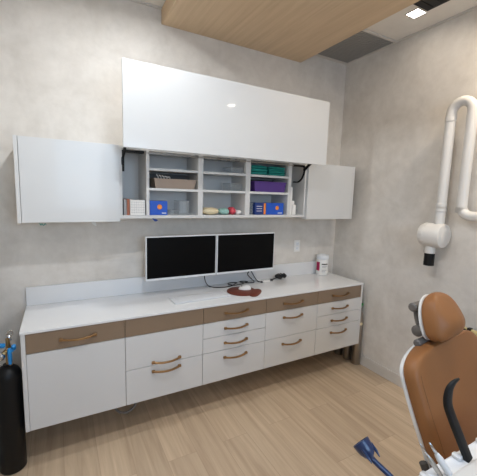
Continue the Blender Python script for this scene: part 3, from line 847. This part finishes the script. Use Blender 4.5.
bm = bmesh.new(); lathe(bm, [(.15, .0004), (.16, .006), (.15, .028), (.06, .036)], rel(1.33, -2.45), (0, 0, 1), 32); obj('foot', bm, M_SHELL, DU_, True)

def handpiece(base, tip, r, label):
    b, t_ = Vector(base), Vector(tip); d = t_-b; L = d.length
    th = thing('dental_handpiece', label, 'handpiece', base, 0, 'instruments in the holder')
    bm = bmesh.new(); lathe(bm, [(r*.9, 0), (r, .004), (r, L*.42), (r*1.02, L*.46), (r*.7, L*.62), (r*.45, L*.66)], (0, 0, 0), d, 20); obj('sleeve', bm, M_STEEL if r < .008 else M_SHELL, th, True)
    bm = bmesh.new(); lathe(bm, [(r*.42, L*.66), (r*.5, L*.7), (r*.38, L*.84), (r*.3, L*.97), (r*.12, L)], (0, 0, 0), d, 16); obj('nozzle', bm, M_CHROME, th, True)
handpiece((1.208, -2.155, .838), (1.160, -2.107, .932), .0075, 'slim steel instrument, left one of the pair in the holder')
handpiece((1.232, -2.165, .845), (1.184, -2.121, .937), .0105, 'thicker white handpiece with a chrome nozzle beside the slim steel instrument')
# black curved handle
bh = thing('curved_handle', 'black curved strap-like handle rising from the white delivery console', 'handle', (1.352, -2.157, .842))
bm = bmesh.new()
pts = smooth_path([(0, 0, 0), (-.018, .020, .06), (-.040, .045, .135), (-.0455, .058, .175), (-.0365, .063, .215), (-.021, .060, .238), (-.001, .055, .249)], 5)
nP = len(pts)
tube(bm, pts, .01, 14, sec=(.009, .0155), rad=[1.0 if i < nP*.55 else max(.18, 1.0-.82*((i-nP*.55)/(nP*.45))**1.3) for i in range(nP)])
obj('grip', bm, M_BLACK, bh, True)
# blue bell shaped suction
bl = thing('suction_bell', 'blue bell-shaped suction cup on a bent blue handle in the foreground', 'suction tip', (1.022, -2.047, .891))
bl.scale = (.88, .88, .88)
ax = Vector((-.13, .71, .54)).normalized()
bm = bmesh.new()
lathe(bm, [(.008, -.010), (.010, .0), (.020, .008), (.0275, .022), (.0305, .040), (.0325, .054), (.0305, .0545), (.0285, .044), (.022, .038), (.001, .036)], (0, 0, 0), ax, 28)
obj('cup', bm, M_BLUE, bl, True)
bm = bmesh.new()
q = ax.to_track_quat('Z', 'Y')
for a in (.4, 2.3, 4.2): 
    c_, s_ = math.cos(a), math.sin(a)
    tube(bm, [q @ Vector((.027*c_, .027*s_, .034)), q @ Vector((.027*c_, .027*s_, .006)), q @ Vector((.025*c_, .025*s_, -.012))], .004, 8, rad=[.005, .005, .0015])
obj('clip_prong', bm, M_BLUE, bl, True)
bm = bmesh.new()
tube(bm, smooth_path([tuple(ax*.004), (.009, -.014, -.012), (.030, -.046, -.036), (.055, -.086, -.064), (.080, -.108, -.081)], 5), .0095, 14)
obj('handle', bm, M_BLUE, bl, True)

# ------------------------------------------------------------------ light
win = bpy.data.lights.new('added_daylight', 'AREA'); win.shape = 'RECTANGLE'; win.size = WX1-WX0-.1; win.size_y = WZ1-WZ0-.1; win.energy = LP[4][0]; win.color = LP[4][1]  # cool area lamp added in the opening of the unseen rear window
wo = bpy.data.objects.new('added_daylight', win); COL.objects.link(wo); wo.location = ((WX0+WX1)/2, YR-.09, (WZ0+WZ1)/2); wo.rotation_euler = (PI/2, 0, 0)
wd = bpy.data.worlds.new('World'); S.world = wd; wd.use_nodes = True
nt = wd.node_tree; bg = nt.nodes['Background']
sky = nt.nodes.new('ShaderNodeTexSky'); sky.sky_type = 'NISHITA'; sky.sun_disc = False; sky.sun_elevation = math.radians(40)
nt.links.new(sky.outputs[0], bg.inputs[0]); bg.inputs[1].default_value = .25

# ------------------------------------------------------------------ camera
cx, cy, cz, yaw, pit, roll, f = CAM = (0.21783, -2.63689, 1.66830, 0.50101, -0.13132, 0.03027, 329.456)
def ray(r2, u3, f2):
    c, s = math.cos(roll), math.sin(roll); r = c*r2-s*u3; u2 = s*r2+c*u3
    c, s = math.cos(pit), math.sin(pit); fw = c*f2-s*u2; u = s*f2+c*u2
    c, s = math.cos(yaw), math.sin(yaw)
    return Vector((c*r+s*fw, -s*r+c*fw, u))
R_, U_, F_ = ray(1, 0, 0), ray(0, 1, 0), ray(0, 0, 1)
cam = bpy.data.cameras.new('camera'); co = bpy.data.objects.new('camera', cam); COL.objects.link(co)
M = Matrix.Identity(4)
for i in range(3): M[i][0] = R_[i]; M[i][1] = U_[i]; M[i][2] = -F_[i]; M[i][3] = (cx, cy, cz)[i]
co.matrix_world = M
cam.sensor_fit = 'HORIZONTAL'; cam.sensor_width = 36; cam.lens = f/477*36; cam.clip_start = .02
S.camera = co
S.view_settings.view_transform = 'Standard'; S.view_settings.look = 'None'; S.view_settings.gamma = 1; S.view_settings.use_curve_mapping = False
S.view_settings.exposure = 0.06
S.cycles.max_bounces = 8; S.cycles.diffuse_bounces = 5
try: S.cycles.use_denoising = True
except Exception: pass
